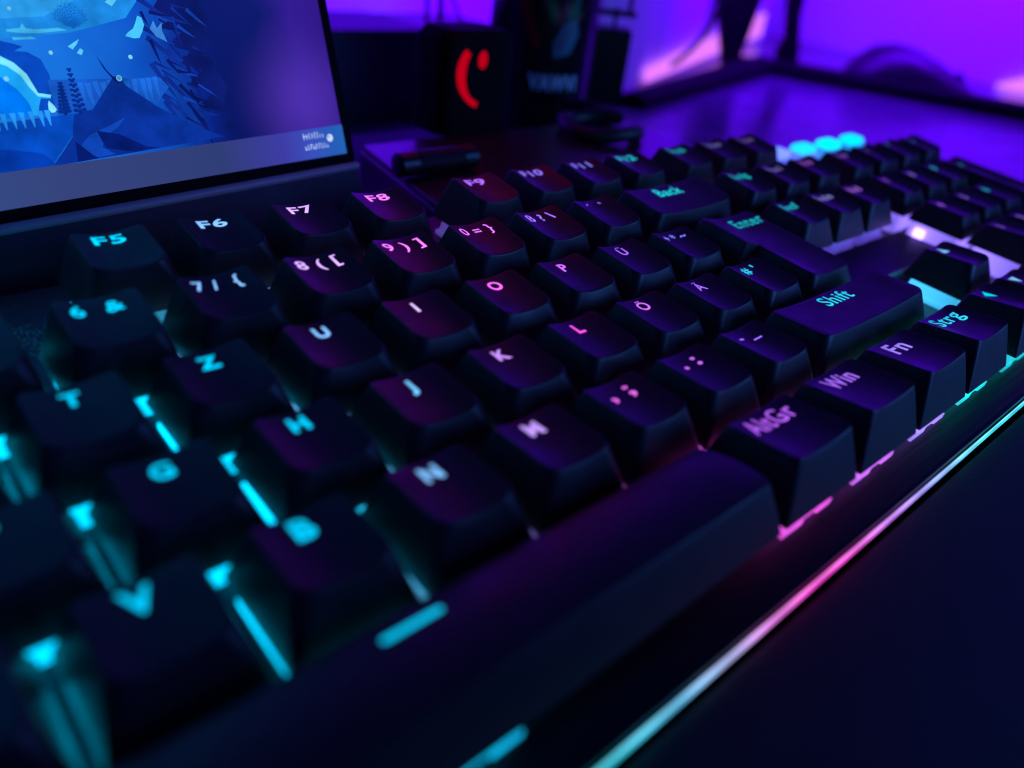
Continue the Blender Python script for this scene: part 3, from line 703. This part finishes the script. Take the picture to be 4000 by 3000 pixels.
# small dark cylinder lying on the box
cy = thing('metal_cylinder', 'small dark ribbed metal cylinder lying on the flat black box', 'cylinder', (238.5, 143.5, 10.05))
def lying(prof, m, name, n=28):
    mb = MB(); mb.lathe(prof, n=n); mb.xform(lambda v: Vector((v.z, v.y * .84, v.x * .84 + 3.8))); return mb.build(name, m, cy)
lying([(3.6, -14.5), (4.3, -14.2), (4.35, -8.6)], M_METAL, 'end_cap')
lying([(4.35, 8.6), (4.3, 13.8), (3.6, 14.3)], M_METAL, 'end_cap')
prof = [(3.9, -8.5)] + [(4.15 + .18 * (k % 2), -8.4 + k * .42) for k in range(41)] + [(3.9, 8.5)]
lying(prof, M_BLACK, 'ribbed_sleeve')

# cable loop on the box
loop = [(330 + 15.5 * math.cos(a) * (1 + .08 * math.sin(2 * a)), 160 + 15 * math.sin(a), 13.2 + .8 * math.sin(3 * a)) for a in [i * 2 * math.pi / 36 for i in range(37)]]
mb = MB(); mb.tube([(345, 196, 1.2 + 12), (352, 182, 13.3), (349, 170, 13.6)] + loop[2:34], 2.7, 10)
tag(mb.build('cable', M_CABLE), 'black cable coiled in a loop beside the printed can', 'cable')

# ================================================================== speaker with red ring
def red_mat(s): return emit('red_glow', (.85, .0, .02), s)[0]
sp = thing('speaker', 'black speaker with a glowing red arc and dot behind the flat box', 'speaker', (280, 180, 10.1))
mb = MB(); mb.prism(fillet([(-15, -4), (17, -4), (17, 16), (-15, 16)], [5] * 4, 5), 0, 34.5, inset=3); mb.build('cabinet', M_VOID, sp)
def arc(cx, cz, r, w_, a0, a1, y, name, m, k=26):
    vs = []; fs = []
    for i in range(k + 1):
        a = math.radians(a0 + (a1 - a0) * i / k); ww = w_ * (.55 + .45 * math.sin(math.pi * min(1, (i + 2) / (k * .8))))
        for rr, dy in ((r - ww, 0), (r - ww, -.7), (r + ww, -.7), (r + ww, 0)): vs.append((cx + rr * math.cos(a), y + dy, cz + rr * math.sin(a)))
    for i in range(k):
        for j in range(4): fs.append((i * 4 + j, i * 4 + (j + 1) % 4, (i + 1) * 4 + (j + 1) % 4, (i + 1) * 4 + j))
    fs += [(0, 1, 2, 3), (k * 4 + 3, k * 4 + 2, k * 4 + 1, k * 4)]
    mb = MB(); mb.add(vs, fs); return mb.build(name, m, sp)
arc(2.6, 20.9, 11.0, 1.75, 140, 252, -4.05, 'light_arc', red_mat(.6))
mb = MB(); mb.lathe([(1.9, 0), (1.9, .6), (1.4, .9)], n=24); mb.xform(lambda v: Vector((v.x + .8, -4.0 - v.z, v.y * 1.55 + 25.4))); mb.build('light_dot', red_mat(.6), sp)
mb = MB(); mb.lathe([(8.6, 0), (8.6, .4), (8.0, .7), (6, .3), (2, .1)], n=36); mb.xform(lambda v: Vector((v.x + 2.6, -4.0 - v.z, v.y + 20.9))); mb.build('driver', M_VOID, sp)

# ================================================================== drinks can
can = thing('drinks_can', 'tall black drinks can with red streaks and pale printed letters', 'can', (361, 230, DZ))
CR = 24.0
mb = MB(); mb.lathe([(16, 1.5), (17, 0), (19, .5), (21, 3), (CR, 8), (CR, 140), (22, 150), (21.3, 153), (22, 154.5)], n=64); mb.build('body', M_GLOSS, can)
mb = MB(); mb.lathe([(21.6, 153.5), (22.2, 154), (22.2, 156), (21, 156), (20.4, 153.8), (5, 153.6)], n=48); mb.build('rim', M_METAL, can)
M_PR = plain('print_red', (.30, .006, .012), .3); M_PT = plain('print_teal', (.03, .16, .22), .3); M_PW = plain('print_pale', (.75, .85, .95), .3)
camdir = math.atan2(CAM_POS[1] - 230, CAM_POS[0] - 361)
def wrap(pts_list, m, name):
    """flat print wrapped on the can: x = mm along the surface (right seen from the camera), y = height"""
    bm = bmesh.new()
    for pts in pts_list: bm.faces.new([bm.verts.new((x, y, 0)) for x, y in pts])
    wrap_bm(bm, m, name)
def wrap_bm(bm, m, name):
    x0 = min(v.co.x for v in bm.verts); x1 = max(v.co.x for v in bm.verts); k = math.floor(x0)
    while k < x1:
        bmesh.ops.bisect_plane(bm, geom=bm.verts[:] + bm.edges[:] + bm.faces[:], plane_co=(k, 0, 0), plane_no=(1, 0, 0)); k += 1.5
    for v in bm.verts:
        a = camdir + v.co.x / CR; v.co = ((CR + .12) * math.cos(a) * S, (CR + .12) * math.sin(a) * S, v.co.y * S)
    me = bpy.data.meshes.new(name); bm.to_mesh(me); bm.free(); me.materials.append(m); link(name, me, can)
wrap([[(-14, 74), (-9, 74), (-6, 66), (-2, 56), (0, 50), (-3.5, 50), (-7, 57), (-11, 66)], [(18, 66), (21, 68), (12, 56), (8, 50), (6, 51)]], M_PR, 'red_streak')
wrap([[(6, 46), (13, 48), (17, 56), (15, 62), (9, 60), (5, 52)], [(8, 70), (20, 74), (21, 78), (9, 77)]], M_PT, 'teal_patch')
bm = text_mesh('VAWVI', .03); xs_ = [v.co.x for v in bm.verts]; kx = 23 / (max(xs_) - min(xs_))
for v in bm.verts: v.co = ((v.co.x - min(xs_)) * kx - 4, v.co.y * 6.6 / .73 + 33, 0)
wrap_bm(bm, M_PW, 'printed_letters')

# ================================================================== things behind
cab = thing('dark_cabinet', 'low dark cabinet with a flat top between the monitor and the can', 'cabinet', (335, 300, DZ))
mb = MB(); mb.box(-130, 16.5, 0, 60, 0, 43, bev=1.5); mb.build('body', M_MON, cab)
mb = MB(); mb.box(19.5, 74, 4, 60, 0, 42.5, bev=1.5); mb.build('side_unit', M_BLACK, cab)
post = MB()
post.tube([(353, 296, DZ), (353, 296, 140)], 1.5, 10)
tag(post.build('thin_post', M_BLACK), 'thin black upright post, left of two behind the speaker', 'post')
post = MB(); post.tube([(361, 318, DZ + 43), (361, 318, 150)], 1.3, 10)
tag(post.build('thin_post', M_BLACK), 'thinner black post just right of the first one behind the speaker', 'post')
mb = MB(); mb.tube([(366, 318, 70), (369, 316, 52), (373, 314, 40), (377, 312, 31), (381, 310, 25), (384, 312, 24.9)], .9, 8)
tag(mb.build('cable', M_CABLE), 'thin black cable slanting across the violet gap left of the can', 'cable')

K2 = Vector((440, 262, 0)); hx = Vector((.705, -.709, 0)); hn = Vector((.709, .705, 0))
K2 = Vector((405, 226, 0))
blk = thing('small_speaker', 'small dark block with a flat top just right of the printed can', 'speaker', tuple(K2 + Vector((0, 0, DZ))))
mb = MB(); mb.prism([(-8.5, 0), (9, 0), (9, 18), (-8.5, 18)], 0, 55, inset=1.0)
mb.xform(lambda v: hx * v.x + hn * v.y + Vector((0, 0, v.z))); mb.build('body', M_BLACK, blk)
mb = MB(); mb.prism([(-.8, 4), (1.0, 4), (1.0, 8), (-.8, 8)], 55, 64); mb.prism([(-14, 4), (10, 4), (10, 8), (-14, 8)], 60.5, 63); mb.prism([(5.5, 4), (7.5, 4), (7.5, 8), (5.5, 8)], 63, 90)
mb.xform(lambda v: hx * v.x + hn * v.y + Vector((0, 0, v.z))); mb.build('bracket', M_BLACK, blk)

# V-shaped monitor stand at the back of the desk
K = Vector((752, 350, 0))
st = thing('monitor_stand', 'black V-shaped monitor stand in front of the violet walls', 'stand', tuple(K + Vector((0, 0, DZ))))
def leg(a, b, w0, w1, h0, h1):
    A = Vector((*a, 0)); B = Vector((*b, 0)); t = (B - A).normalized(); q = Vector((-t.y, t.x, 0)); mb = MB(); rings = []
    for k in range(9):
        u = k / 8; c = A + (B - A) * u; ww = w0 + (w1 - w0) * u; h = h0 + (h1 - h0) * u
        rings.append([c - q * ww, c - q * ww * .8 + Vector((0, 0, h * .8)), c - q * ww * .3 + Vector((0, 0, h)), c + q * ww * .3 + Vector((0, 0, h)), c + q * ww * .8 + Vector((0, 0, h * .8)), c + q * ww])
    n = 6; vs = [x for r in rings for x in r]; fs = [(i * n + j, i * n + (j + 1) % n, (i + 1) * n + (j + 1) % n, (i + 1) * n + j) for i in range(8) for j in range(n)]
    fs += [tuple(range(n)), tuple(range(8 * n, 9 * n))]; mb.add(vs, fs); return mb.build('leg', M_VOID, st)
leg((0, 0), (513 - 752 - 15, 288 - 350 - 6), 15, 10, 13, 9)
leg((0, -8), (840 - 752, 118 - 350), 15, 12, 13, 12)
def plate(poly, d0, d1, name):
    mb = MB(); mb.prism(poly, d0, d1); mb.xform(lambda v: hx * v.x + hn * v.z + Vector((0, 0, v.y - DZ))); return mb.build(name, M_VOID, st)
plate([(-34, -18), (-12, -18), (-21, -6), (-18, 12), (-12, 60), (-12, 120), (-52, 120), (-52, 40)], -8, 8, 'column')
plate([(13, -18), (33, -18), (22, 30), (18, 120), (8, 120), (8, 40), (14, 12), (10, 2)], -5, 6, 'brace')
plate([(-30, -18), (34, -18), (33, -8), (-30, -9)], -14, 18, 'hub')
mb = MB(); mb.tube([tuple(K + hx * a + hn * -110 + Vector((0, 0, b))) for a, b in ((-124, -16), (-120, -15.6), (-110, -13), (-97, -8), (-89, -2), (-83, 5), (-77, 13), (-73, 22), (-69, 32), (-67, 41), (-65, 60), (-64, 140))], 2.1, 8)
tag(mb.build('cable', M_CABLE), 'black cable curving down in front of the bright violet wall', 'cable')

# computer mouse beyond the stand
ms = thing('computer_mouse', 'dark humped computer mouse on the desk behind the right stand leg', 'mouse', (822, 250, DZ))
mb = MB(); ax = Vector((.38, -.925, 0)); ay = Vector((.925, .38, 0)); n = 24; rings = []
for k, (u, hgt, wd) in enumerate([(-58, .5, 4), (-54, 12, 20), (-46, 24, 28), (-34, 34, 32), (-18, 38, 33), (0, 36, 32), (20, 29, 30), (40, 19, 28), (56, 9, 22), (62, .5, 8)]):
    rings.append([ax * u + ay * (wd * math.cos(math.pi * j / (n - 1))) + Vector((0, 0, hgt * math.sin(math.pi * j / (n - 1)) ** .8)) for j in range(n)])
vs = [x for r in rings for x in r]; fs = [(i * n + j, i * n + j + 1, (i + 1) * n + j + 1, (i + 1) * n + j) for i in range(len(rings) - 1) for j in range(n - 1)]
mb.add(vs, fs); mb.build('shell', M_BLACK, ms)
mb = MB(); mb.lathe([(4, -3), (6, -2.5), (6, 2.5), (4, 3)], n=20); mb.xform(lambda v: ax * (38 + v.x) + ay * v.z + Vector((0, 0, v.y + 17))); mb.build('wheel', M_CABLE, ms)
